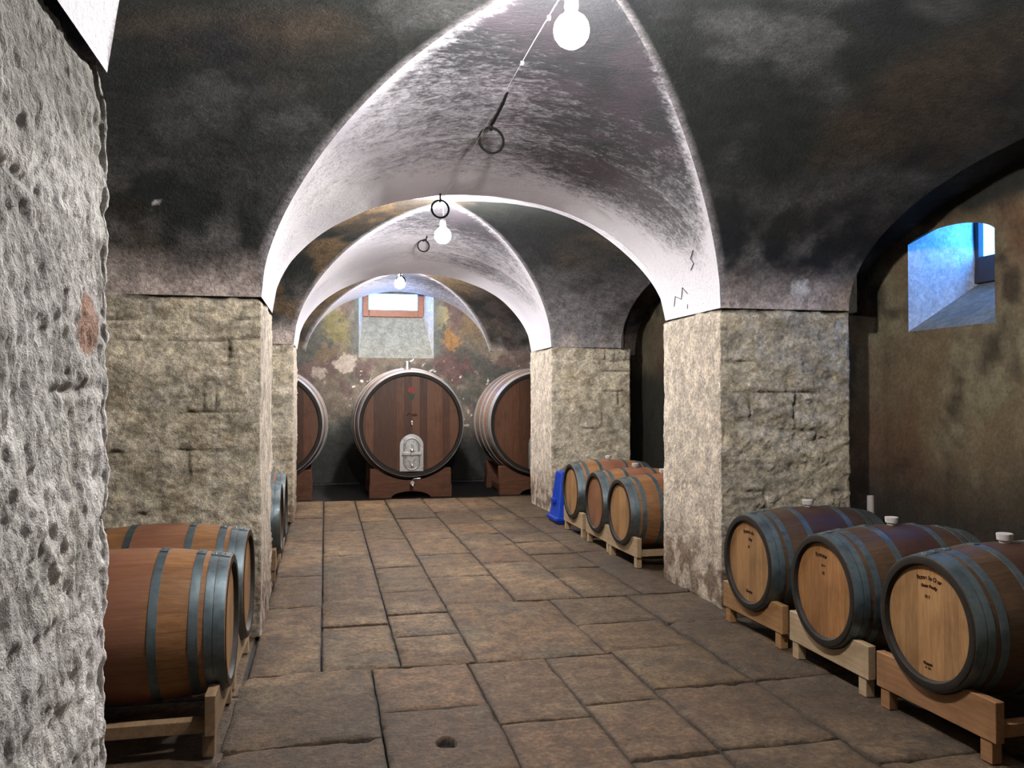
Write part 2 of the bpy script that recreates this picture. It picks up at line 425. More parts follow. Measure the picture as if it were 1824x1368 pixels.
for sgn, xo in ((1, XO_R), (-1, XO_L)):
    for (y0, y1) in PIER_Y:
        P = np.array([[[xo, y0 - .1, H - .02], [xo, y1 + .1, H - .02]], [[xo, y0 - .1, H + .55], [xo, y1 + .1, H + .55]]]); ceil.add(P, np.array([.04, .04, .035]), {'Soot': np.zeros((2, 2))}, 1)
def qd(*p): ceil.add(np.array([[p[0], p[1]], [p[3], p[2]]], float), np.array([.1, .1, .1]), {'Soot': np.zeros((2, 2))}, 1)
zt_ = 3.9; xa_, xb_, ya_, yb_ = XW_L - .12, XW_R + .12, YB - .12, YW + .05  # unseen cover box over the vaults, added to block stray sky light
qd((xa_, ya_, zt_), (xb_, ya_, zt_), (xb_, yb_, zt_), (xa_, yb_, zt_))
for (p, q) in (((xa_, ya_), (xb_, ya_)), ((xb_, ya_), (xb_, yb_)), ((xb_, yb_), (xa_, yb_)), ((xa_, yb_), (xa_, ya_))): qd((*p, 3.4), (*q, 3.4), (*q, zt_), (*p, zt_))
t2 = m_wall('sooty_vault_plaster', 1.3, .8, .66, .3)
tag(ceil.build('ceiling', [M_PL, t2]), 'groin vaulted ceiling, whitewashed nave webs and soot-black side webs', None, None, 'structure')

# ------------------------------------------------------------------ piers
def pier(name, x0, x1, y0, y1, nave, res, label, seed, pits=False):
    zt = H + .004; rc = .022
    # perimeter polyline, starting at the nave/near corner
    cs = [(x0, y0), (x1, y0), (x1, y1), (x0, y1)]
    pts = []; nor = []; side = []; su = []
    for k in range(4):
        a = np.array(cs[k]); b = np.array(cs[(k + 1) % 4]); d = b - a; L = np.hypot(*d); d = d / L; n = np.array([d[1], -d[0]])
        c = res if (k == (3 if nave < 0 else 1) or (k == 0 and not pits)) else res * (5 if pits else 2.2)
        t = np.linspace(0, L, max(4, int(L / c)), endpoint=False)
        for q in t:
            pts.append(a + d * q)
            nn = n.copy()
            if q < rc: nn = n * (1) + np.array([-d[0], -d[1]]) * (1 - q / rc)
            if L - q < rc: nn = n + d * (1 - (L - q) / rc)
            nor.append(nn / np.hypot(*nn)); side.append(k); su.append(q)
    pts = np.array(pts); nor = np.array(nor); side = np.array(side); su = np.array(su)
    nz = int(zt / res); z = np.linspace(0, zt, nz)
    PX = np.stack([np.repeat(pts[:, 0:1], nz, 1), np.repeat(pts[:, 1:2], nz, 1), np.repeat(z[None], len(pts), 0)], -1)
    U = np.repeat(su[:, None], nz, 1); Zg = PX[..., 2]; SD = np.repeat(side[:, None], nz, 1)
    rnd = np.random.RandomState(seed)
    # courses
    hs = [0]
    while hs[-1] < zt - .32: hs.append(hs[-1] + rnd.uniform(.2, .31))
    hs.append(zt - .16); hs = np.array(sorted(hs) + [zt + .5]); 
    warp = (fbm(PX, 2.4, 3, seed) - .5) * .06
    zz = Zg + warp; ci = np.clip(np.searchsorted(hs, zz) - 1, 0, len(hs) - 2)
    dz = np.minimum(np.abs(zz - hs[ci]), np.abs(zz - hs[ci + 1]))
    uu = U + (fbm(PX, 3.1, 3, seed + 4) - .5) * .07
    dj = np.full(U.shape, 9.0); tint = np.zeros(U.shape)
    for c in range(len(hs) - 1):
        for k in range(4):
            js = np.array([-.3] + sorted(rnd.uniform(.15, 1.0, 2)) + [1.6]) if rnd.rand() < .6 else np.array([-.3, rnd.uniform(.3, .8), 1.6])
            m = (ci == c) & (SD == k); 
            if not m.any(): continue
            b = np.clip(np.searchsorted(js, uu[m]) - 1, 0, len(js) - 2)
            dj[m] = np.minimum(np.abs(uu[m] - js[b]), np.abs(uu[m] - js[b + 1]))
            tint[m] = rnd.rand(len(js))[b]
    dd = np.minimum(dz, dj)
    naveside = 3 if nave < 0 else 1
    wash = (SD == naveside).astype(float)
    if pits: wash = wash * 0
    rough = 1 - .75 * wash
    jt = np.exp(-(dd / .009) ** 2) * sst(.5, .66, fbm(PX, 2.6, 3, seed + 9)) * (1 - .7 * wash)
    topj = sst(zt - .035, zt - .012, Zg + (fbm(PX, 7, 3, seed + 15) - .5) * .05)
    jt = np.maximum(jt, topj * sst(.38, .5, fbm(PX, 3, 3, seed + 16)))
    d = -.026 * jt + rough * ((fbm(PX * [1, 1, 1.5], 6, 5, seed + 2, .62) - .5) * .085 + (fbm(PX * [1, 1, 1.6], 24, 4, seed + 3, .6) - .5) * .036) + (fbm(PX, 1.6, 3, seed + 6) - .5) * .03
    d = d - .02 * sst(zt - .03, zt, Zg) * sst(.42, .6, fbm(PX, 4, 2, seed + 12))
    shade = np.zeros(U.shape)
    if pits:
        PY = PX[..., 1]; w1 = fbm(PX, 3, 3, 5) - .5
        A = worley(PY * 26 + Zg * 6 + w1 * 2.5, Zg * 13 + w1 * 2, 3); B = worley(PY * 52 + Zg * 9 + w1 * 3, Zg * 26, 9)
        m = sst(.3, .6, fbm(PX, 1.3, 3, 44))
        p = (1 - sst(.15, .68, A)) * (.45 + .55 * m) + .7 * (1 - sst(.12, .62, B))
        d = d * .36 - .005 * p; shade = p; jt = jt * .25; d = d - .014
        d -= .03 * (1 - sst(.0, .25, zt - Zg)) * (fbm(PX, 6, 3, 71))
    d *= np.where(SD == (1 if nave < 0 else 3), .3, 1)
    if not pits: d = np.where(SD == naveside, np.minimum(d, .006), d)
    P = PX.copy(); P[..., 0] += nor[:, None, 0] * d; P[..., 1] += nor[:, None, 1] * d
    # colour
    n1 = fbm(PX, 1.5, 4, seed + 20); n2 = fbm(PX, 4.5, 4, seed + 30); n3 = fbm(PX, 12, 4, seed + 31)
    base = np.array([.55, .485, .37]) if not pits else np.array([.68, .66, .635])
    c = np.broadcast_to(base, P.shape) * (.78 + .44 * tint[..., None])
    c = lerp3(c, [.36, .28, .17], sst(.57, .72, n2) * .5 * (0 if pits else 1))
    c = lerp3(c, [.54, .50, .42], sst(.52, .7, n1) * .6)
    c = lerp3(c, [.23, .205, .155], sst(.52, .68, n3) * (.25 if pits else .45))
    c = lerp3(c, [.66, .60, .50] if not pits else [.72, .70, .68], sst(.50, .64, fbm(PX, 14, 5, seed + 40, .66)) * .6)
    c = lerp3(c, [.72, .625, .52], wash * (.55 + .4 * sst(.35, .6, n2)))
    c = lerp3(c, [.07, .06, .045], np.clip(jt, 0, 1) * .8)
    damp = (1 - sst(.15, .75, Zg + (n1 - .5) * .5)) * (0 if pits else 1)
    c = lerp3(c, [.15, .09, .055], damp * (.35 + .5 * sst(.4, .6, n3)))
    if pits:
        c = lerp3(c, [.42, .42, .38], sst(.5, .66, n2) * .4)
        c = lerp3(c, [.13, .135, .11], sst(.34, .08, zt - Zg + (n2 - .5) * .3) * .75)
        rd = np.hypot((PX[..., 1] - 1.66) / .07, (Zg - 1.68) / .06) + (n3 - .5) * 1.2
        c = lerp3(c, [.40, .20, .12], (1 - sst(.7, 1.1, rd)) * .8)
    F = gridF(len(pts), nz, 0, True)
    o = mesh_np(name, P, F, M_ROUGH if pits else M_STONE, c)
    return tag(o, label, None, None, 'structure')
res1 = .0125
pier('stone_pier', XO_L, -.404, *PIER_Y[1], 1, res1, 'coursed limestone pier at left behind the two left barrels', 11)
pier('stone_pier', 2.817, XO_R, *PIER_Y[1], -1, res1, 'coursed limestone pier at right in front of the pale barrel trio', 23)
pier('stone_pier', XO_L, xc(11) - xa(11), *PIER_Y[2], 1, .022, 'far left limestone pier beside the great casks', 37)
pier('stone_pier', xc(11) + xa(11), 4.0, *PIER_Y[2], -1, .022, 'far right limestone pier next to the blue tub', 41)
pier('stone_pier', XO_L, -.404, *PIER_Y[0], 1, .0052, 'deeply pocked stone pier filling the left edge of the view', 53, True)
pier('stone_pier', 2.817, XO_R, *PIER_Y[0], -1, .05, 'limestone pier to the right of the viewer', 59)

# ------------------------------------------------------------------ floor
fl = Acc()
def slab(x0, x1, y0, y1, res, seed, c=None):
    rnd = np.random.RandomState(seed); g = .006
    if x0 < .53 < x1 and y0 < 3.74 < y1: res = .013
    x0 += g; x1 -= g; y0 += g; y1 -= g
    nx, ny = max(4, int((x1 - x0) / res)), max(4, int((y1 - y0) / res))
    sx = np.concatenate([[0, 0, .012 / (x1 - x0)], np.linspace(0, 1, nx)[1:-1], [1 - .012 / (x1 - x0), 1, 1]])
    sy = np.concatenate([[0, 0, .012 / (y1 - y0)], np.linspace(0, 1, ny)[1:-1], [1 - .012 / (y1 - y0), 1, 1]])
    sx.sort(); sy.sort()
    X = (x0 + (x1 - x0) * sx)[:, None] + 0 * sy[None]; Y = (y0 + (y1 - y0) * sy)[None] + 0 * sx[:, None]
    Q = np.stack([X, Y, 0 * X + seed * 3.1], -1)
    z = (fbm(Q, 3, 4, 2) - .5) * .018 + (fbm(Q, 14, 3, 4) - .5) * .007 + rnd.uniform(-.005, .003) + (X - x0) * rnd.uniform(-.006, .006)
    ex = np.minimum(X - x0, x1 - X); ey = np.minimum(Y - y0, y1 - Y); e = np.minimum(ex, ey)
    z -= .009 * np.exp(-(e / .016) ** 2)
    # broken corners and edges
    z -= .02 * sst(.62, .8, fbm(Q, 7, 3, 12)) * np.exp(-(e / .04) ** 2)
    X = X + (fbm(Q, 9, 3, 31) - .5) * .016 * np.exp(-(ex / .03)); Y = Y + (fbm(Q, 9, 3, 33) - .5) * .016 * np.exp(-(ey / .03))
    hole = np.hypot((X - .53) / .05, (Y - 3.74) / .065) + (fbm(Q, 12, 3, 51) - .5) * .8
    z -= .06 * (1 - sst(.7, 1.0, hole))
    # skirt
    z[0] -= .05; z[-1] -= .05; z[1:-1, 0] -= .05; z[1:-1, -1] -= .05
    P = np.stack([X, Y, z], -1)
    b = np.array([0.1152, 0.07488, 0.04176]) * rnd.uniform(.78, 1.2) * np.array([1, rnd.uniform(.96, 1.05), rnd.uniform(.9, 1.12)])
    c = np.broadcast_to(b, P.shape)
    W = P + [0, 0, seed]
    c = lerp3(c, [0.1944, 0.144, 0.0936], sst(.52, .68, fbm(P, 1.5, 4, 3)) * .75)
    c = lerp3(c, [0.0504, 0.036, 0.02448], sst(.52, .70, fbm(P, 1.1, 4, 13)) * .6)
    c = lerp3(c, [0.0756, 0.07056, 0.0576], sst(.55, .7, fbm(W, 2.2, 4, 7)) * .5)
    c = lerp3(c, [0.0432, 0.0324, 0.02304], np.exp(-(e / .012) ** 2) * .7)
    dimming = np.clip(.55 * sst(1.5, 2.5, X + (fbm(P, 1.3, 3, 66) - .5) * 1.4) + .34 * sst(5.0, 3.4, Y + (fbm(P, 1.2, 3, 67) - .5) * 1.5), 0, .62)
    c = lerp3(c, [.022, .016, .010], dimming)  # light falloff painted into the right and foreground flags
    c = lerp3(c, [.002, .002, .002], 1 - sst(.8, 1.15, hole))  # hole painted near-black for the darkness inside it
    c = c * np.array([1.10, .98, .80])
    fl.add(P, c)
R = random.Random(5)
def column(x0, x1, ys, res):
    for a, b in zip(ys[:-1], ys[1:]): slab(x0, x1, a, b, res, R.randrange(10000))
YF = 12.72
A = .045
column(-.42, -.02, [4.88, 6.4, 7.5, 9.3, 11.0, YF], A)
column(-.02, .43, [4.88, 5.80, 7.68, 8.35, 9.9, 11.4, YF], A)
column(.43, .87, [4.87, 5.48, 6.03, 6.71, 7.7, 9.2, 10.6, YF], A)
column(.87, 1.67, [4.84, 6.22], A); column(.87, 1.42, [6.22, 7.2, 8.22, 9.1, 10.05, 10.7, YF], A)
column(1.67, 2.29, [4.9, 5.50, 6.22], A); column(1.42, 1.95, [6.22, 7.7, 8.55, 9.3, 10.1, 11.2, YF], A)
column(2.29, 2.9, [4.2, 5.4, 6.22], A); column(1.95, 2.44, [6.22, 7.3, 8.0, 8.7, 9.3, 10.3, 11.4, YF], A)
column(2.44, 3.0, [6.22, 8.05, 9.2, 10.4, 11.6, YF], A)
B = .03
column(-.45, .26, [-.2, .9, 2.0, 3.0, 3.88, 4.88], B); column(.26, .81, [-.2, .8, 1.9, 2.9, 3.35, 4.18, 4.87], B)
column(.81, 1.275, [-.2, .9, 1.95, 2.75, 3.92, 4.84], B); column(1.275, 1.70, [-.2, 1.2, 2.3, 3.41, 4.07, 4.84], B)
column(1.70, 2.29, [-.2, 1.1, 2.1, 3.42, 4.2, 4.9], B); column(2.29, 2.9, [-.2, 1.2, 2.2, 3.15, 4.2], B)
for x0, x1 in ((-2.0, -1.1), (-1.1, -.43), (2.95, 3.6), (3.6, 4.4)):
    y = -3.2
    ys = [y]
    while y < YF: y = min(YF, y + R.uniform(.7, 1.2)); ys.append(y)
    column(x0, x1, ys, .12)
for x0, x1 in ((-.45, .5), (.5, 1.4), (1.4, 2.2), (2.2, 2.95)): column(x0, x1, [-3.2, -2.2, -1.2, -.2], .15)
# bed below the flags, and the near-black strip under the casks
X, Y = np.meshgrid(np.linspace(-2.1, 4.5, 40), np.linspace(-3.3, 15.4, 90), indexing='ij')
P = np.stack([X, Y, -.03 + 0 * X], -1); P[..., 2] += (fbm(P, 2, 3, 1) - .5) * .012
fl.add(P, np.array([.010, .008, .006]))
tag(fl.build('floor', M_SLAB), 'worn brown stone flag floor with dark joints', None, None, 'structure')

# ------------------------------------------------------------------ walls
def wall_grid(name, to3, us, vs, colf, label, mat, opening=None, amp=.03, seed=1):
    """u along the wall, v up; opening=(u0,u1,v0,arch(u))"""
    acc = Acc()
    def patch(U, V):
        W = np.stack([U, V, 0 * U + seed], -1)
        d = fbm(W, 1.3, 4, seed) * amp + fbm(W, 8, 4, seed + 5) * amp * .45
        if opening:
            u0, u1, v0, arch = opening
            du = np.maximum(np.maximum(u0 - U, U - u1), 0); dv = np.maximum(np.maximum(v0 - V, V - arch(np.clip(U, u0, u1))), 0)
            d = d * sst(0, .12, np.hypot(du, dv))
        P = to3(U, V, d); acc.add(P, colf(U, V, W))
    r = (us[2], vs[2])
    def rect(ua, ub, va, vb, lap=.0):
        U, V = np.meshgrid(np.linspace(ua, ub, max(3, int((ub - ua) / r[0]))), np.linspace(va, vb, max(3, int((vb - va) / r[1]))), indexing='ij'); patch(U, V)
    # unseen backing sheets added to stop light leaking through gaps in the skin
    def back(ua, ub, va, vb):
        U, V = np.meshgrid(np.array([ua, ub]), np.array([va, vb]), indexing='ij'); acc.add(to3(U, V, np.full(U.shape, -.004)), np.full(U.shape + (3,), .1))
    if opening:
        back(us[0], opening[0] - .001, -.12, vs[1]); back(opening[1] + .001, us[1], -.12, vs[1]); back(opening[0] - .02, opening[1] + .02, -.12, opening[2] - .001)
        back(opening[0] - .02, opening[1] + .02, float(np.max(opening[3](np.linspace(opening[0], opening[1], 30)))) + .002, vs[1])
    else: back(us[0], us[1], -.12, vs[1])
    if not opening: rect(us[0], us[1], vs[0], vs[1])
    else:
        u0, u1, v0, arch = opening
        rect(us[0], u0, vs[0], vs[1]); rect(u1, us[1], vs[0], vs[1]); rect(u0, u1, vs[0], v0)
        U = np.linspace(u0, u1, 40)[:, None] + np.zeros((1, 40)); t = np.linspace(0, 1, 40)[None]
        patch(U, arch(U) + (vs[1] - arch(U)) * t)
    return tag(acc.build(name, mat), label, None, None, 'structure')
M_RW = m_wall('stained_brown_plaster', .7, .5)
def col_right(U, V, W):
    n = fbm(W, 1.1, 4, 5); n2 = fbm(W * [1.6, .8, 1], 2.2, 5, 15); n3 = fbm(W, 6, 4, 25)
    c = np.broadcast_to(np.array([0.1403, 0.1062, 0.06375]), U.shape + (3,)).copy()
    c = lerp3(c, [0.1827, 0.1615, 0.1062], sst(.45, .62, n2) * .8)
    c = lerp3(c, [0.1105, 0.0595, 0.034], sst(.5, .64, n) * .8)
    c = lerp3(c, [0.034, 0.0255, 0.0187], sst(.53, .68, n3 * .5 + n2 * .5) * .85)
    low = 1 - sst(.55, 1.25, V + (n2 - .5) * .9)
    c = lerp3(c, [0.0187, 0.017, 0.0153], low * .85)  # wall foot darkened to paint the shadow behind the barrels
    c = lerp3(c, [.012, .013, .010], sst(6.6, 7.4, U) * (.55 + .4 * sst(2.0, 1.7, V)))  # shade of the middle bay painted into the wall colour
    top = sst(2.72, 2.86, V + (n3 - .5) * .1)  # wall top painted dark for the shade under the aisle vault
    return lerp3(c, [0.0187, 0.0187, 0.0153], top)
RW = (4.69, 5.53, 2.03, lambda u: 2.60 + .15 * np.sqrt(np.clip(1 - ((u - 5.14) / .48) ** 2, 0, 1)))
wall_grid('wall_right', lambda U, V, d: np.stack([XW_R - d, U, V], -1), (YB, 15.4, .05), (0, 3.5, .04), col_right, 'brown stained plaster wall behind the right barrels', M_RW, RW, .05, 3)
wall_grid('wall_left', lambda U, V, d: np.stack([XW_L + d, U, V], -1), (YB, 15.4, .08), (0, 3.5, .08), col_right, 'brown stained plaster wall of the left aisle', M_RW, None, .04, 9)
def col_back(U, V, W):
    n = fbm(W, 1.2, 4, 5); n2 = fbm(W, 3.0, 5, 15); n3 = fbm(W, 9, 4, 25)
    c = np.broadcast_to(np.array([0.1438, 0.1187, 0.09375]), U.shape + (3,)).copy()
    c = lerp3(c, [0.2125, 0.175, 0.1375], sst(.48, .62, n) * .8)
    c = lerp3(c, [0.1, 0.065, 0.065], sst(.50, .63, n2) * .75)
    c = lerp3(c, [0.0625, 0.06875, 0.0625], sst(.52, .66, fbm(W, 2.1, 4, 55)) * .8)
    def spot(u, v, ru, rv, col, k):
        d = np.hypot((U - u) / ru, (V - v) / rv) + (n2 - .5) * 2.4 + (n3 - .5) * 1.5 + (fbm(W, 24, 3, 35) - .5) * .7
        return lerp3(c, col, (1 - sst(.75, 1.0, d)) * k)
    c = spot(2.05, 3.0, .16, .28, [0.2925, 0.2438, 0.1268], .8); c = spot(2.22, 2.55, .22, .26, [0.2633, 0.1413, 0.05363], .8)
    c = spot(2.2, 2.1, .35, .28, [0.1073, 0.06045, 0.06045], .8); c = spot(.25, 2.75, .22, .4, [0.1658, 0.1462, 0.06825], .75)
    c = spot(2.7, 2.9, .4, .3, [0.1658, 0.1218, 0.06338], .6); c = spot(.0, 2.3, .35, .2, [0.156, 0.117, 0.06825], .6)
    c = spot(.28, 2.12, .3, .16, [0.45, 0.3875, 0.3375], .7); c = spot(-.1, 1.95, .2, .14, [0.375, 0.325, 0.275], .6)
    c = spot(2.0, 1.85, .16, .05, [0.325, 0.25, 0.125], .7); c = spot(.0, .75, .3, .25, [0.25, 0.275, 0.25], .4)
    wh = sst(.72, .78, fbm(W, 16, 3, 88)) * sst(2.4, 1.9, V) * sst(.5, .6, n); c = lerp3(c, [0.775, 0.725, 0.675], wh)
    c = lerp3(c, [0.1063, 0.1125, 0.1075], (1 - sst(.0, .3, np.maximum(np.abs(U - 1.258) - .66, 0) + (n3 - .5) * .12)) * sst(2.2, 2.35, V))
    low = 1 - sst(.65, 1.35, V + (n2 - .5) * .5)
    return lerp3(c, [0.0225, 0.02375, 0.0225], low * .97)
BW = (.587, 1.935, 2.235, lambda u: 3.47 + 0 * u)
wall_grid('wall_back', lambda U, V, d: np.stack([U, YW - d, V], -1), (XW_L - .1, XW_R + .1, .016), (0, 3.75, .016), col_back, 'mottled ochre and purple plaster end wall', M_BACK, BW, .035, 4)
# wall behind the viewer
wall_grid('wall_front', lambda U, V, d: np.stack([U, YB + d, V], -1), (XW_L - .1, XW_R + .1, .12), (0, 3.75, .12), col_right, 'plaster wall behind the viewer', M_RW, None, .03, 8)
def quadgrid(acc, a, b, c, d, n=24, m=24, col=(.3, .3, .3), amp=.012, seed=0):
    a, b, c, d = (np.array(p, float) for p in (a, b, c, d)); s = np.linspace(0, 1, n)[:, None, None]; t = np.linspace(0, 1, m)[None, :, None]
    P = (a * (1 - s) + b * s) * (1 - t) + (d * (1 - s) + c * s) * t
    nrm = np.cross(b - a, d - a); nrm /= np.linalg.norm(nrm)
    e = np.minimum(np.minimum(s, 1 - s), np.minimum(t, 1 - t)) * 6
    P = P + nrm * ((fbm(P, 5, 4, seed) - .5) * amp * 2)[..., None] * np.clip(e, 0, 1)
    C = np.broadcast_to(np.array(col), P.shape) * (.8 + .4 * fbm(P, 4, 4, seed + 3))[..., None]
    acc.add(P, C)
# right window recess: deep splayed reveal with a steep sill
rv = Acc(); x0, x1 = XW_R, 5.02
cj = (.70, .72, .74)
quadgrid(rv, (x0, 5.53, 2.03), (x1, 5.60, 2.44), (x1, 5.60, 3.08), (x0, 5.53, 2.71), 40, 40, cj, .014, 2)
quadgrid(rv, (x0, 4.69, 2.03), (x1, 4.69, 2.44), (x1, 4.69, 3.08), (x0, 4.69, 2.71), 40, 40, cj, .014, 3)
quadgrid(rv, (x0, 4.69, 2.03), (x1, 4.69, 2.44), (x1, 5.60, 2.44), (x0, 5.53, 2.03), 40, 40, (.20, .20, .18), .03, 5)
uu = np.linspace(4.69, 5.53, 40); arch = RW[3](uu)
ss = np.linspace(0, 1, 12)[:, None]
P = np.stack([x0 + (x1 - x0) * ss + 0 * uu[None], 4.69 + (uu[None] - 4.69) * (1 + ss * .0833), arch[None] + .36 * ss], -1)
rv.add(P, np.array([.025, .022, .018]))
o = rv.build('trim_1', M_RW); tag(o, 'deep plastered window recess in the right wall', None, None, 'structure')
# its little window
m = MB()
m.box(4.94, 4.99, 5.55, 5.60, 2.42, 3.10).box(4.94, 4.99, 4.69, 4.74, 2.42, 3.10).box(4.94, 4.99, 4.74, 5.55, 2.42, 2.62).box(4.94, 4.99, 4.74, 5.55, 3.05, 3.10).box(4.945, 4.985, 5.13, 5.16, 2.62, 3.05)
w = m.build('window_1', M_FRAME2, bevel=.003); tag(w, 'small grey framed cellar window high in the right wall', None, None, 'structure')
p = MB().box(4.963, 4.967, 4.74, 5.55, 2.62, 3.05).build('pane', M_GLASS, w, False)
# masonry closing the outer side of the recess round the window
cl = Acc()
quadgrid(cl, (5.0, 4.5, 1.9), (5.0, 5.7, 1.9), (5.0, 5.7, 2.43), (5.0, 4.5, 2.43), 12, 12, (.2, .19, .17)); quadgrid(cl, (5.0, 4.5, 3.08), (5.0, 5.7, 3.08), (5.0, 5.7, 3.3), (5.0, 4.5, 3.3), 6, 6, (.2, .19, .17))
tag(cl.build('trim_2', M_RW), 'masonry round the right cellar window', None, None, 'structure')
# back window recess
rv = Acc(); yb = 15.78
L0, L1, zb, zs, ztp = .587, 1.935, 2.235, 3.02, 3.47
cs = (.23, .235, .21); cjb = (.55, .55, .55)
quadgrid(rv, (L0, YW, zb), (L1, YW, zb), (L1 - .13, yb, zs), (L0 + .09, yb, zs), 60, 40, cs, .02, 12)
quadgrid(rv, (L0, YW, zb), (L0 + .09, yb, zs), (L0 + .09, yb, ztp), (L0, YW, ztp), 20, 30, cjb, .01, 13)
quadgrid(rv, (L1, YW, zb), (L1 - .13, yb, zs), (L1 - .13, yb, ztp), (L1, YW, ztp), 20, 30, cjb, .01, 14)
quadgrid(rv, (L0, YW, ztp), (L1, YW, ztp), (L1 - .13, yb, ztp), (L0 + .09, yb, ztp), 20, 10, cjb, .01, 15)
tag(rv.build('trim_3', M_BACK), 'splayed recess and steep sill below the end window', None, None, 'structure')
fx0, fx1, fz0, fz1 = .675, 1.80, 3.02, 3.60
fr = MB().box(fx0, fx0 + .11, yb - .06, yb + .02, fz0, fz1).box(fx1 - .11, fx1, yb - .06, yb + .02, fz0, fz1).box(fx0 + .11, fx1 - .11, yb - .06, yb + .02, fz0, fz0 + .13).box(fx0 + .11, fx1 - .11, yb - .06, yb + .02, fz1 - .06, fz1).build('window_2', M_FRAME, bevel=.008)
tag(fr, 'red-brown wooden window glowing white in the end wall', None, None, 'structure')
MB().box(fx0 + .11, fx1 - .11, yb - .022, yb - .018, fz0 + .13, fz1 - .06).build('pane', M_GLASS, fr, False)

# ------------------------------------------------------------------ barrels (local: head at x=0 facing -X, axis on +X, origin at floor below head centre)
RH, RB, LB, ZC = .300, .345, .90, .50
def rad(x): return RB - (RB - RH) * ((x - LB / 2) / (LB / 2)) ** 2
def make_barrel(headmat, stavemat, bung=True):
    root = empty('wine_barrel')
    prof = [(x, rad(x)) for x in np.linspace(.0, LB, 31)]
    inner = [(LB, RH - .028), (LB - .03, RH - .03)]
    b = MB().lathe([(.03, RH - .032), (.0, RH - .026)] + prof + inner, 72, 'X', (0, 0, 0))
    body = b.build('staves', stavemat, root); body.location = (0, 0, ZC)
    ch = MB().lathe([(-.002, RH - .002), (-.004, RH - .012), (-.002, RH - .034), (.022, RH - .046), (.03, RH - .046), (.03, RH - .004)], 72, 'X', closed=True).build('chime', M_CHIME, root); ch.location = (0, 0, ZC)
    n = 64
    h = MB().lathe([(.019, .001), (.019, RH - .03), (.034, RH - .03), (.034, .001)], 72, 'X').build('head', headmat, root); h.location = (0, 0, ZC)
    for x0, x1 in ((.004, .050), (.053, .088), (.112, .150), (.275, .312), (LB - .312, LB - .275), (LB - .150, LB - .112), (LB - .088, LB - .004)):
        t = .0032
        pr = [(x0, rad(x0) - .004), (x0, rad(x0) + t), ((x0 + x1) / 2, rad((x0 + x1) / 2) + t + .0006), (x1, rad(x1) + t), (x1, rad(x1) - .004)]
        mb = MB().lathe(pr, 72, 'X', closed=True)
        xm = (x0 + x1) / 2
        a0 = 1.45
        for da in (0, .06):
            mb.sphere((xm, (rad(xm) + t) * math.cos(a0 + da), (rad(xm) + t) * math.sin(a0 + da)), .006, 8, 6)
        # overlapping end of the strip
        th = np.linspace(a0 - .05, a0 + .13, 8)
        V = [[mb.bm.verts.new((x, (rad(x) + rr) * math.cos(q), (rad(x) + rr) * math.sin(q))) for x, rr in ((x0 + .001, t), (x0 + .001, t + .003), (x1 - .001, t + .003), (x1 - .001, t))] for q in th]
        for i in range(7):
            for j in range(3): mb.bm.faces.new((V[i][j], V[i + 1][j], V[i + 1][j + 1], V[i][j + 1]))
        hp = mb.build('hoop', M_HOOP, root); hp.location = (0, 0, ZC)
    if not bung: return root
    bg = MB().lathe([(RB - .012, .022), (RB + .012, .025), (RB + .014, .034), (RB + .042, .037), (RB + .045, .033), (RB + .043, .012)], 28, 'Z').build('bung', M_BUNG, root)
    bg.location = (LB / 2, 0, ZC)
    return root
def text_mesh(name, s, size, parent, y, z, x=.0183, arc=0, mat=None, bold=.0):
    cu = bpy.data.curves.new(name, 'FONT'); cu.body = s; cu.size = size; cu.align_x = 'CENTER'; cu.extrude = .0004; cu.offset = bold
    tmp = bpy.data.objects.new(name + '_tmp', cu); COL.objects.link(tmp)
    bpy.context.view_layer.update()
    me = bpy.data.meshes.new_from_object(tmp.evaluated_get(bpy.context.evaluated_depsgraph_get())); bpy.data.objects.remove(tmp); bpy.data.curves.remove(cu)
    me.materials.clear(); me.materials.append(mat or M_INK)
    for v in me.vertices:
        tx, ty, tz = v.co
        if arc:
            a = tx / arc; px = (arc + ty) * math.sin(a); pz = (arc + ty) * math.cos(a) - arc
        else: px, pz = tx, ty
        v.co = (x - .0006 + tz, -px + y, pz + z)      # head faces -X: text reads along -Y
    o = bpy.data.objects.new(name, me); link(o, parent); o.location = (0, 0, ZC); return o
def place(o, X, Y, dz=0, rz=0): o.location = (X, Y, dz); o.rotation_euler = (0, 0, rz); return o
GR = 'barriques on cradles in the right bay'; GM = 'barriques on cradles in the middle bay'; GL = 'barriques on cradles at left'; GLM = 'barriques half hidden behind the left pier'
def barrel(X, Y, dz, rz, hm, sm, label, group):
    b = place(make_barrel(hm, sm, X > 0), X, Y, dz, rz); tag(b, label, 'barrel', group); return b
b = barrel(2.68, 3.355, .01, .03, M_HEAD, M_STAVE, 'nearest right barrel, largest pale head stamped with two lines of black lettering', GR)
text_mesh('stamped_lettering', "Rome 1s O ur", .026, b, -.01, .195, arc=.3, bold=.0012); text_mesh('stamped_lettering', "Grmr Family", .019, b, -.01, .16, arc=.3, bold=.001)
text_mesh('stamped_lettering', "N 1", .020, b, .0, .11, bold=.001); text_mesh('stamped_lettering', "Gnmms", .018, b, 0, -.195, arc=-.5, bold=.0012); text_mesh('stamped_lettering', "m  ins", .014, b, 0, -.212, bold=.0006)
b = barrel(2.67, 4.165, -.025, 0, M_HEAD2, M_STAVE, 'middle barrel of the three at right, amber head on a cream pine cradle', GR)
text_mesh('stamped_lettering', "Rmmnr", .034, b, .02, .18, arc=.22, bold=.001); text_mesh('stamped_lettering', "m e", .022, b, 0, .13, bold=.001); text_mesh('stamped_lettering', "N", .026, b, 0, .085, bold=.001)
b = barrel(2.67, 5.0, -.03, .02, M_HEAD, M_STAVE, 'farthest of the three right barrels, next to the near right pier', GR)
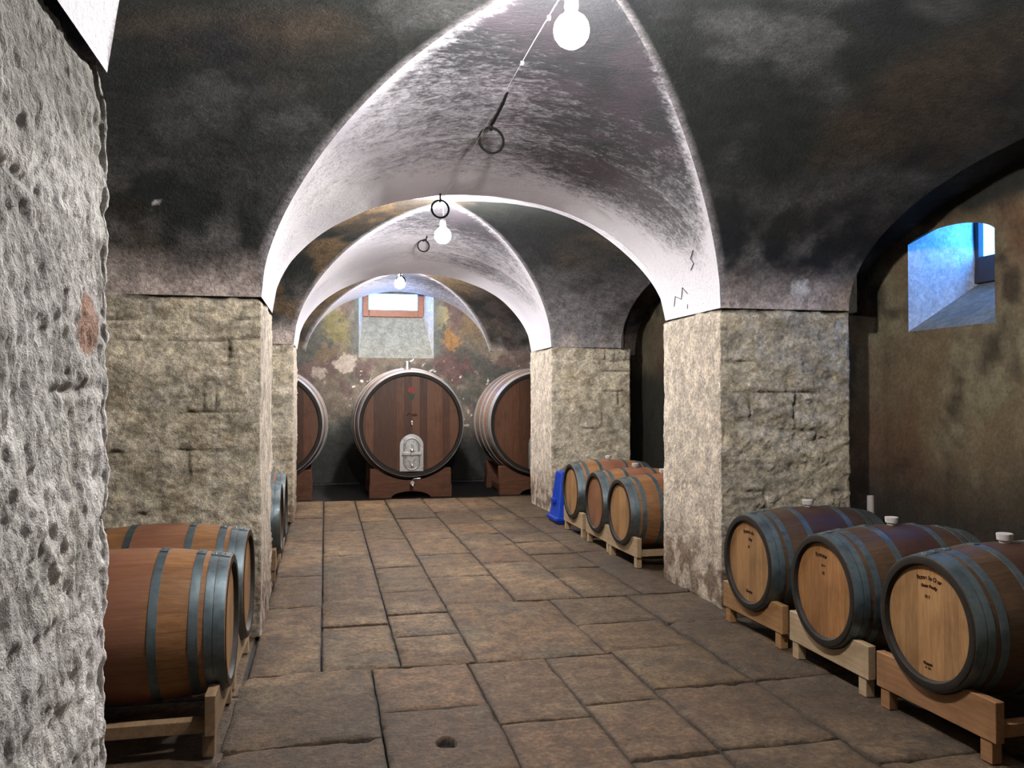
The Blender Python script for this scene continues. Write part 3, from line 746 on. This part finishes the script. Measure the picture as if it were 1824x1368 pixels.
text_mesh('stamped_lettering', "Romn rle", .034, b, 0, .185, arc=.22, bold=.001); text_mesh('stamped_lettering', "Fmy", .026, b, -.02, .14, bold=.001); text_mesh('stamped_lettering', "N", .024, b, 0, .09, bold=.001); text_mesh('stamped_lettering', "Gmms", .03, b, 0, -.20, bold=.0012)
barrel(2.68, 7.46, -.035, .03, M_HEAD, M_STAVE_L, 'nearest barrel of the middle-bay trio, clear pale head', GM)
barrel(2.69, 8.23, -.04, .0, M_HEAD3, M_STAVE_L, 'middle-bay barrel with a reddish head and dark knot', GM)
barrel(2.69, 9.08, -.02, .0, M_HEAD, M_STAVE_L, 'middle-bay barrel beside the blue tub', GM)
barrel(-.425, 4.16, .0, PI, M_HEAD, M_STAVE_L, 'front left barrel, orange-brown staves seen side on', GL)
barrel(-.42, 5.0, -.01, PI - .02, M_HEAD, M_STAVE_L, 'left barrel tucked between front barrel and stone pier, wine-red band', GL)
barrel(-.37, 7.62, -.02, PI, M_HEAD, M_STAVE_L, 'left barrel whose hoops peek past the near left pier', GLM)
barrel(-.37, 8.5, -.02, PI, M_HEAD, M_STAVE_L, 'farther left barrel, a sliver behind the peeking one', GLM)

# ------------------------------------------------------------------ cradles
def make_stand(mat, zc):
    root = empty('barrel_cradle'); hw = .372
    def board(x):
        R_ = rad(x + .0225) + .004; zt = .272; zb_ = .098
        yh = math.sqrt(max(.01, R_ ** 2 - (zc - zt) ** 2)); poly = [(-hw, zb_), (hw, zb_), (hw, zt)]
        a1 = math.atan2(zt - zc, yh)
        for k in range(25):
            a = a1 + (-PI - 2 * a1) * k / 24; poly.append((R_ * math.cos(a), zc + R_ * math.sin(a)))
        poly.append((-hw, zt))
        return MB().prism(poly, x, x + .045).build('cradle_board', mat, root, False, .004)
    board(.03); board(LB - .075)
    for y in (-1, 1):
        MB().box(.075, LB - .075, y * .30 - .03, y * .30 + .03, .10, .155).build('rail', mat, root, False, .003)
        for x in (.035, LB - .085): MB().box(x, x + .05, y * .315 - .032, y * .315 + .032, .004, .0975).build('leg', mat, root, False, .003)
    return root
def stand(X, Y, dz, rz, mat, label, group):
    s = make_stand(mat, ZC + dz + .001); place(s, X, Y, 0, rz); tag(s, label, 'barrel stand', group)
    return s
SG = 'pine cradles under the barrels'
stand(2.68, 3.355, .01, .03, M_ST[2], 'orange pine cradle under the nearest right barrel', SG)
stand(2.67, 4.165, -.025, 0, M_ST[1], 'cream pine cradle under the middle right barrel', SG)
stand(2.67, 5.0, -.03, .02, M_ST[0], 'amber pine cradle at foot of the near right pier', SG)
stand(2.68, 7.46, -.035, .03, M_ST[1], 'cream cradle under the nearest middle-bay barrel', SG)
stand(2.69, 8.23, -.04, 0, M_ST[1], 'cream cradle under the reddish middle-bay barrel', SG)
stand(2.69, 9.08, -.02, 0, M_ST[1], 'cream cradle beside the blue tub', SG)
stand(-.425, 4.16, .0, PI, M_ST[3], 'pine cradle under the front left barrel', SG)
stand(-.42, 5.0, -.01, PI - .02, M_ST[1], 'pine cradle under the left barrel by the pier', SG)
stand(-.37, 7.62, -.02, PI, M_ST[3], 'pine cradle peeking out beyond the near left pier', SG)
stand(-.37, 8.5, -.02, PI, M_ST[1], 'pine cradle farthest back on the left side', SG)

# ------------------------------------------------------------------ great casks (local: head faces -Y at y=0, origin on the floor)
CR, CB, CL, CZ = .800, .885, 1.5, 1.115
def crad(y): return CB - (CB - CR) * ((y - CL / 2) / (CL / 2)) ** 2
def make_cask():
    root = empty('wine_cask')
    prof = [(.05, CR - .05), (.0, CR - .045)] + [(y, crad(y)) for y in np.linspace(0, CL, 25)] + [(CL, CR - .05), (CL - .05, CR - .05)]
    o = MB().lathe(prof, 96, 'Y').build('staves', M_CBODY, root); o.location = (0, 0, CZ)
    o = MB().lathe([(-.003, CR - .002), (-.003, CR - .05), (.045, CR - .06), (.045, CR - .004)], 96, 'Y', closed=True).build('chime', M_CHIME, root); o.location = (0, 0, CZ)
    o = MB().lathe([(.040, .001), (.040, CR - .035), (.06, CR - .035), (.06, .001)], 96, 'Y').build('head', M_CHEAD, root); o.location = (0, 0, CZ)
    for y0, y1 in ((.01, .11), (.30, .37), (.52, .58), (CL - .58, CL - .52), (CL - .37, CL - .30), (CL - .10, CL - .01)):
        t = .005; o = MB().lathe([(y0, crad(y0) - .006), (y0, crad(y0) + t), (y1, crad(y1) + t), (y1, crad(y1) - .006)], 96, 'Y', closed=True).build('hoop', M_CHOOP, root); o.location = (0, 0, CZ)
    # stainless manway door, round-headed
    def arch(hw, z0, z1, n=20): return [(-hw, z0), (hw, z0)] + [(hw * math.cos(a), z1 - hw + hw * math.sin(a)) for a in np.linspace(0, PI, n)]
    z0, z1 = -.73, -.155
    d = MB().prism(arch(.185, z0, z1), .005, .04, 'Y').build('manway_door', M_STEEL, root, True, .006); d.location = (0, 0, CZ)
    def ring(hw, za, zb, r):
        pts = [(-hw, 0, za + hw)] + [(hw * math.cos(a), 0, zb - hw + hw * math.sin(a)) for a in np.linspace(PI, 0, 16)] + [(hw * math.cos(a), 0, za + hw + hw * math.sin(a)) for a in np.linspace(0, -PI, 16)]
        return [(x, .0, z) for x, _, z in pts]
    mb = MB(); mb.tube(ring(.115, -.70, -.215, .016), .016, 10, True)
    o = mb.build('door_rim', M_STEEL, d)
    o = MB().prism([(x, z) for x, _, z in ring(.09, -.675, -.24, 0)], -.004, .006, 'Y').build('door_panel', M_STEEL, d, True, .004)
    o = MB().box(-.145, .145, -.055, -.02, -.475, -.425).build('clamp_bar', M_STEEL, d, True, .006)
    mb = MB().lathe([(-.11, .012), (-.11, .022), (-.06, .026), (-.0, .02)], 18, 'Y', (0, 0, -.45)); mb.sphere((0, -.07, -.40), .032)
    mb.tube([(0, -.07, -.45), (0, -.075, -.36), (.0, -.07, -.30)], .012)
    o = mb.build('clamp_screw', M_STEEL, d)
    mb = MB().tube([(0, .0, -.60), (0, -.09, -.60), (0, -.10, -.64)], .02, 12).lathe([(-.1, .03), (-.085, .034), (-.07, .03)], 18, 'Y', (0, 0, -.60)).tube([(-.06, -.06, -.545), (0, -.06, -.58), (.05, -.06, -.53)], .007)
    o = mb.build('sampling_valve', M_STEEL, d)
    # sampling tap in the middle, drain tap below, fermentation fitting on top
    o = MB().tube([(0, .04, .03), (0, -.03, .03), (0, -.04, -.01)], .012, 10).sphere((0, -.03, .035), .017).build('tasting_tap', M_STEEL, root); o.location = (0, 0, CZ)
    mb = MB().tube([(0, .03, -.885), (0, -.08, -.885), (0, -.09, -.94)], .019, 12).tube([(0, -.06, -.865), (.03, -.07, -.835), (.13, -.07, -.83)], .008).lathe([(-.1, .03), (-.07, .03)], 16, 'Y', (0, 0, -.895))
    o = mb.build('drain_tap', M_STEEL, root); o.location = (0, 0, CZ)
    zt = crad(.32)
    o = MB().lathe([(zt - .02, .055), (zt + .02, .055), (zt + .022, .042), (zt + .10, .042), (zt + .103, .05), (zt + .125, .05), (zt + .128, .02)], 24, 'Z', (-.04, .32, 0)).tube([(-.02, .32, zt + .1), (.06, .32, zt + .14), (.07, .32, zt + .17)], .014).build('top_fitting', M_STEEL, root); o.location = (0, 0, CZ)
    # painted emblem: red bloom over green leaves, two small dark words
    e = MB().lathe([(.037, .001), (.037, .044), (.041, .044), (.041, .001)], 24, 'Y', (0, 0, .525)).build('red_emblem', M_RED, root); e.location = (0, 0, CZ); e.scale = (1.25, 1, 1); e.location = (0, 0, CZ)
    e = MB().prism([(-.05, .46), (.05, .46), (.04, .40), (.02, .37), (-.02, .37), (-.04, .40)], .037, .041, 'Y').build('green_emblem', M_GRN, root); e.location = (0, 0, CZ)
    for s_, x in (("''", -.045), ("n.", .045)):
        cu = bpy.data.curves.new('w', 'FONT'); cu.body = 'r' + s_ if x < 0 else 'mn'; cu.size = .07; cu.align_x = 'CENTER'; cu.offset = .003; cu.extrude = .001
        tmp = bpy.data.objects.new('w', cu); COL.objects.link(tmp); bpy.context.view_layer.update()
        me = bpy.data.meshes.new_from_object(tmp.evaluated_get(bpy.context.evaluated_depsgraph_get())); bpy.data.objects.remove(tmp)
        me.materials.clear(); me.materials.append(M_INK)
        for v in me.vertices: v.co = (v.co.x + x, .038 - v.co.z, v.co.y + .12)
        o = link(bpy.data.objects.new('painted_lettering', me), root); o.location = (0, 0, CZ)
    return root
def make_saddle():
    root = empty('cask_saddle')
    def beam(y0):
        R_ = crad(y0 + .09) + .008; hw, zt, zb_ = .64, .455, .0
        yh = math.sqrt(R_ ** 2 - (CZ - zt) ** 2)
        poly = [(-hw, zb_), (-.30, zb_)] + [(-.30 * math.cos(a), zb_ + .10 * math.sin(a)) for a in np.linspace(.15, PI - .15, 13)] + [(.30, zb_), (hw, zb_), (hw, .19), (hw - .012, .2), (hw - .012, zt)]
        a1 = math.atan2(zt - CZ, yh)
        for k in range(25):
            a = a1 + (-PI - 2 * a1) * k / 24; poly.append((R_ * math.cos(a), CZ + R_ * math.sin(a)))
        poly += [(-hw + .012, zt), (-hw + .012, .2), (-hw, .19)]
        MB().prism(poly, y0, y0 + .18, 'Y').build('saddle_beam', M_CST, root, False, .008)
    beam(.10); beam(CL - .28)
    for x in (-.5, .5): MB().box(x - .05, x + .05, .28, CL - .28, .02, .12).build('side_rail', M_CST, root, False, .006)
    return root
YC = 12.95
ck = make_cask(); sd = make_saddle()
cask_at = [(1.30, 'large central oak cask directly under the end window'), (-.84, 'large cask cut off by the far left pier'), (3.34, 'large cask half hidden by the far right pier')]
sad_at = ['red-brown wooden saddle under the middle cask', 'red-brown wooden saddle under the left cask', 'red-brown wooden saddle under the right cask']
for i, (x, lb) in enumerate(cask_at):
    c = ck if i == 0 else copy_tree(ck); c.location = (x, YC, 0); tag(c, lb, 'cask', 'great casks along the end wall')
    s = sd if i == 0 else copy_tree(sd); s.location = (x, YC, -.028); tag(s, sad_at[i], 'cask stand', 'saddles under the great casks')

# ------------------------------------------------------------------ lamps, rings, cable
def ztop(X, Y):
    for (y0, y1, bn, bf) in BAYS:
        if y0 <= Y <= y1:
            yc, by = (y0 + y1) / 2, (y1 - y0) / 2; u = (X - xc(Y)) / xa(Y); v = (Y - yc) / by; be = bn if v < 0 else bf
            if abs(v) >= abs(u): return H + float(Be(abs(v), u / max(1e-6, abs(v)), be)) * math.sqrt(max(0, 1 - u * u))
            return H + Bt(abs(u), be) * math.sqrt(max(0, 1 - v * v))
    for k, (y0, y1) in enumerate(PIER_Y):
        if y0 <= Y <= y1: return H + (PB[k][0] + (PB[k][1] - PB[k][0]) * (Y - y0) / (y1 - y0)) * math.sqrt(1 - ((X - xc(Y)) / xa(Y)) ** 2)
    return H
def lamp(X, Y, Z, r, label):
    root = empty('pendant_lamp', (X, Y, Z)); top = ztop(X, Y) - Z
    MB().lathe([(-r, .002), (-r * .92, r * .39), (-r * .7, r * .714), (-r * .38, r * .925), (0, r), (r * .38, r * .925), (r * .7, r * .72), (r * .9, r * .45), (r * 1.02, r * .33), (r * 1.15, r * .3)], 28, 'Z').build('bulb', M_BULB, root)
    MB().lathe([(r * 1.15, .026), (r * 1.15 + .012, .03), (r * 1.15 + .055, .027), (r * 1.15 + .075, .012)], 20, 'Z').build('socket', M_SOCK, root)
    MB().tube([(0, 0, r * 1.15 + .07), (.006, 0, (top + r) / 2), (0, 0, top + .01)], .005, 8).build('cord', M_CABLE, root)
    MB().lathe([(top - .03, .02), (top - .02, .045), (top + .012, .05)], 20, 'Z').build('ceiling_rose', M_SOCK, root)
    return tag(root, label, 'lamp', 'bare globe lamps along the vault')
lamp(1.002, 3.35, 3.077, .075, 'nearest glowing globe lamp at the top of the picture')
lamp(1.142, 8.30, 3.149, .082, 'second globe lamp hanging below the iron ring')
lamp(1.122, 13.0, 3.285, .082, 'farthest globe lamp glowing above the end window')
def ring(X, Y, zring, R_, rz, label, lean=(0, 0)):
    zt = ztop(X + lean[0], Y + lean[1]); root = empty('iron_ring', (X, Y, zt))
    d = zring - zt
    h = MB().tube([(lean[0], lean[1], .03), (lean[0] * .6, lean[1] * .6, -.02 - .1 * abs(lean[1])), (lean[0] * .1, lean[1] * .1, (d + R_) * .85), (0, 0, d + R_ + .02), (.01, 0, d + R_ - .006), (0, .012, d + R_ - .012), (-.01, 0, d + R_ - .002)], .008, 8).build('hook', M_IRON, root)
    pts = [(R_ * math.cos(a) * math.cos(rz), R_ * math.cos(a) * math.sin(rz), d + R_ * math.sin(a)) for a in np.linspace(0, 2 * PI, 40, endpoint=False)]
    MB().tube(pts, .0085, 8, True).build('ring', M_IRON, root)
    return tag(root, label, 'ring', 'iron rings hanging from the vault')
ring(1.045, 5.30, 3.20, .082, .12, 'large black iron ring hanging below the nearest lamp', (.05, -.36))
ring(.895, 6.66, 3.045, .07, .1, 'iron ring hanging from the crown of the near arch')
ring(1.16, 10.15, 3.37, .07, .1, 'iron ring just left of the second lamp', (.03, -.2))
ring(1.03, 11.80, 3.17, .06, .1, 'iron ring at the crown of the far arch')
pts = [(.93, 1.80, 3.165), (.93, 3.7, 3.175), (.93, 5.3, 3.150), (.93, 6.69, 3.155)]
cb = empty('cable', (.93, 1.8, 3.165))
MB().tube([(p[0] - .93, p[1] - 1.8, p[2] - 3.165) for p in pts], .0018, 6).build('wire', M_CABLE, cb)
for y in (1.65, 2.15): MB().box(-.007, .007, y - .009, y + .009, -.005, .008).build('clip', M_SOCK, cb)
MB().tube([(0, 1.40, .005), (.03, 1.47, .05), (.066, 1.545, .075)], .003, 6).build('flex', M_CABLE, cb)
tag(cb, 'thin pale cable strung along the vault past the near lamp', 'cable')

# charcoal marks drawn on the springing of the right-hand vault
mb = MB()
for L in ([(2.824, 6.49, 2.289), (2.807, 6.427, 2.365), (2.814, 6.322, 2.33), (2.789, 6.244, 2.415), (2.805, 6.184, 2.359)], [(2.821, 6.219, 2.279), (2.824, 6.226, 2.244)], [(2.684, 5.815, 2.636), (2.71, 5.921, 2.591), (2.73, 5.905, 2.555), (2.748, 5.996, 2.517)]):
    mb.tube([(a - .002, b_, c_ - .001) for a, b_, c_ in L], .0032, 6)
tag(mb.build('charcoal_mark', m_plain('charcoal', (.06, .06, .085), .8)), 'dark zigzag M-shaped scrawl on white plaster above the near right pier', 'mark')

# ------------------------------------------------------------------ blue tub, pipe
tb = empty('plastic_tub', (2.86, 9.98, 0))
def loft(secs, nm, parent):
    mb = MB(); rings = []
    for (x0, x1, y0, y1, z) in secs: rings.append([mb.bm.verts.new(p) for p in ((x0, y0, z), (x1, y0, z), (x1, y1, z), (x0, y1, z))])
    for a, b_ in zip(rings[:-1], rings[1:]):
        for k in range(4): mb.bm.faces.new((a[k], a[(k + 1) % 4], b_[(k + 1) % 4], b_[k]))
    mb.bm.faces.new(rings[0]); mb.bm.faces.new(rings[-1]); return mb.build(nm, M_BLUE, parent, False, .012)
loft([(-.13, .30, -.22, .20, .002), (-.12, .29, -.21, .19, .06), (-.055, .24, -.12, .12, .60), (-.05, .235, -.115, .115, .62)], 'tub', tb)
loft([(-.15, .32, -.24, .22, .03), (-.15, .32, -.24, .22, .075)], 'rim', tb)
MB().box(-.135, -.10, -.05, .06, .24, .29).build('handle', M_BLUE, tb, False, .006)
tag(tb, 'upturned bright blue plastic tub beside the far right pier', 'tub')
pp = MB().lathe([(0, .02), (0, .026), (.80, .026), (.80, .02), (.78, .018)], 20, 'Z').build('plastic_pipe', M_BUNG); pp.location = (3.98, 5.55, -.0)
tag(pp, 'pale pipe end standing in the dark gap behind the near right pier', 'pipe')

# ------------------------------------------------------------------ light
wd = bpy.data.worlds.new('world'); S.world = wd; wd.use_nodes = True
bg = wd.node_tree.nodes['Background']; bg.inputs[0].default_value = (.060, .34, 1.0, 1); bg.inputs[1].default_value = 17.0
def portal(name, loc, rot, sx, sy):
    l = bpy.data.lights.new(name, 'AREA'); l.shape = 'RECTANGLE'; l.size = sx; l.size_y = sy; l.cycles.is_portal = True
    o = bpy.data.objects.new(name, l); o.location = loc; o.rotation_euler = rot; COL.objects.link(o)
portal('end_window_daylight', (1.24, yb + .05, 3.32), (PI / 2, 0, PI), 1.1, .6)
portal('right_window_daylight', (5.0, 5.14, 2.83), (0, PI / 2, 0), .5, .9)

# ------------------------------------------------------------------ camera
cam = bpy.data.cameras.new('camera'); cam.sensor_width = 36; cam.lens = 1494.6 / 1824 * 36; cam.clip_start = .02
co = bpy.data.objects.new('camera', cam); COL.objects.link(co); co.location = (0, 0, 1.55); co.rotation_euler = (PI / 2 + .014, .001, -.219)
S.camera = co
S.view_settings.view_transform = 'Standard'; S.view_settings.look = 'None'; S.view_settings.exposure = .4; S.view_settings.gamma = 1; S.view_settings.use_curve_mapping = False
S.cycles.sample_clamp_indirect = 6; S.cycles.sample_clamp_direct = 0
S.cycles.max_bounces = 8; S.cycles.diffuse_bounces = 5
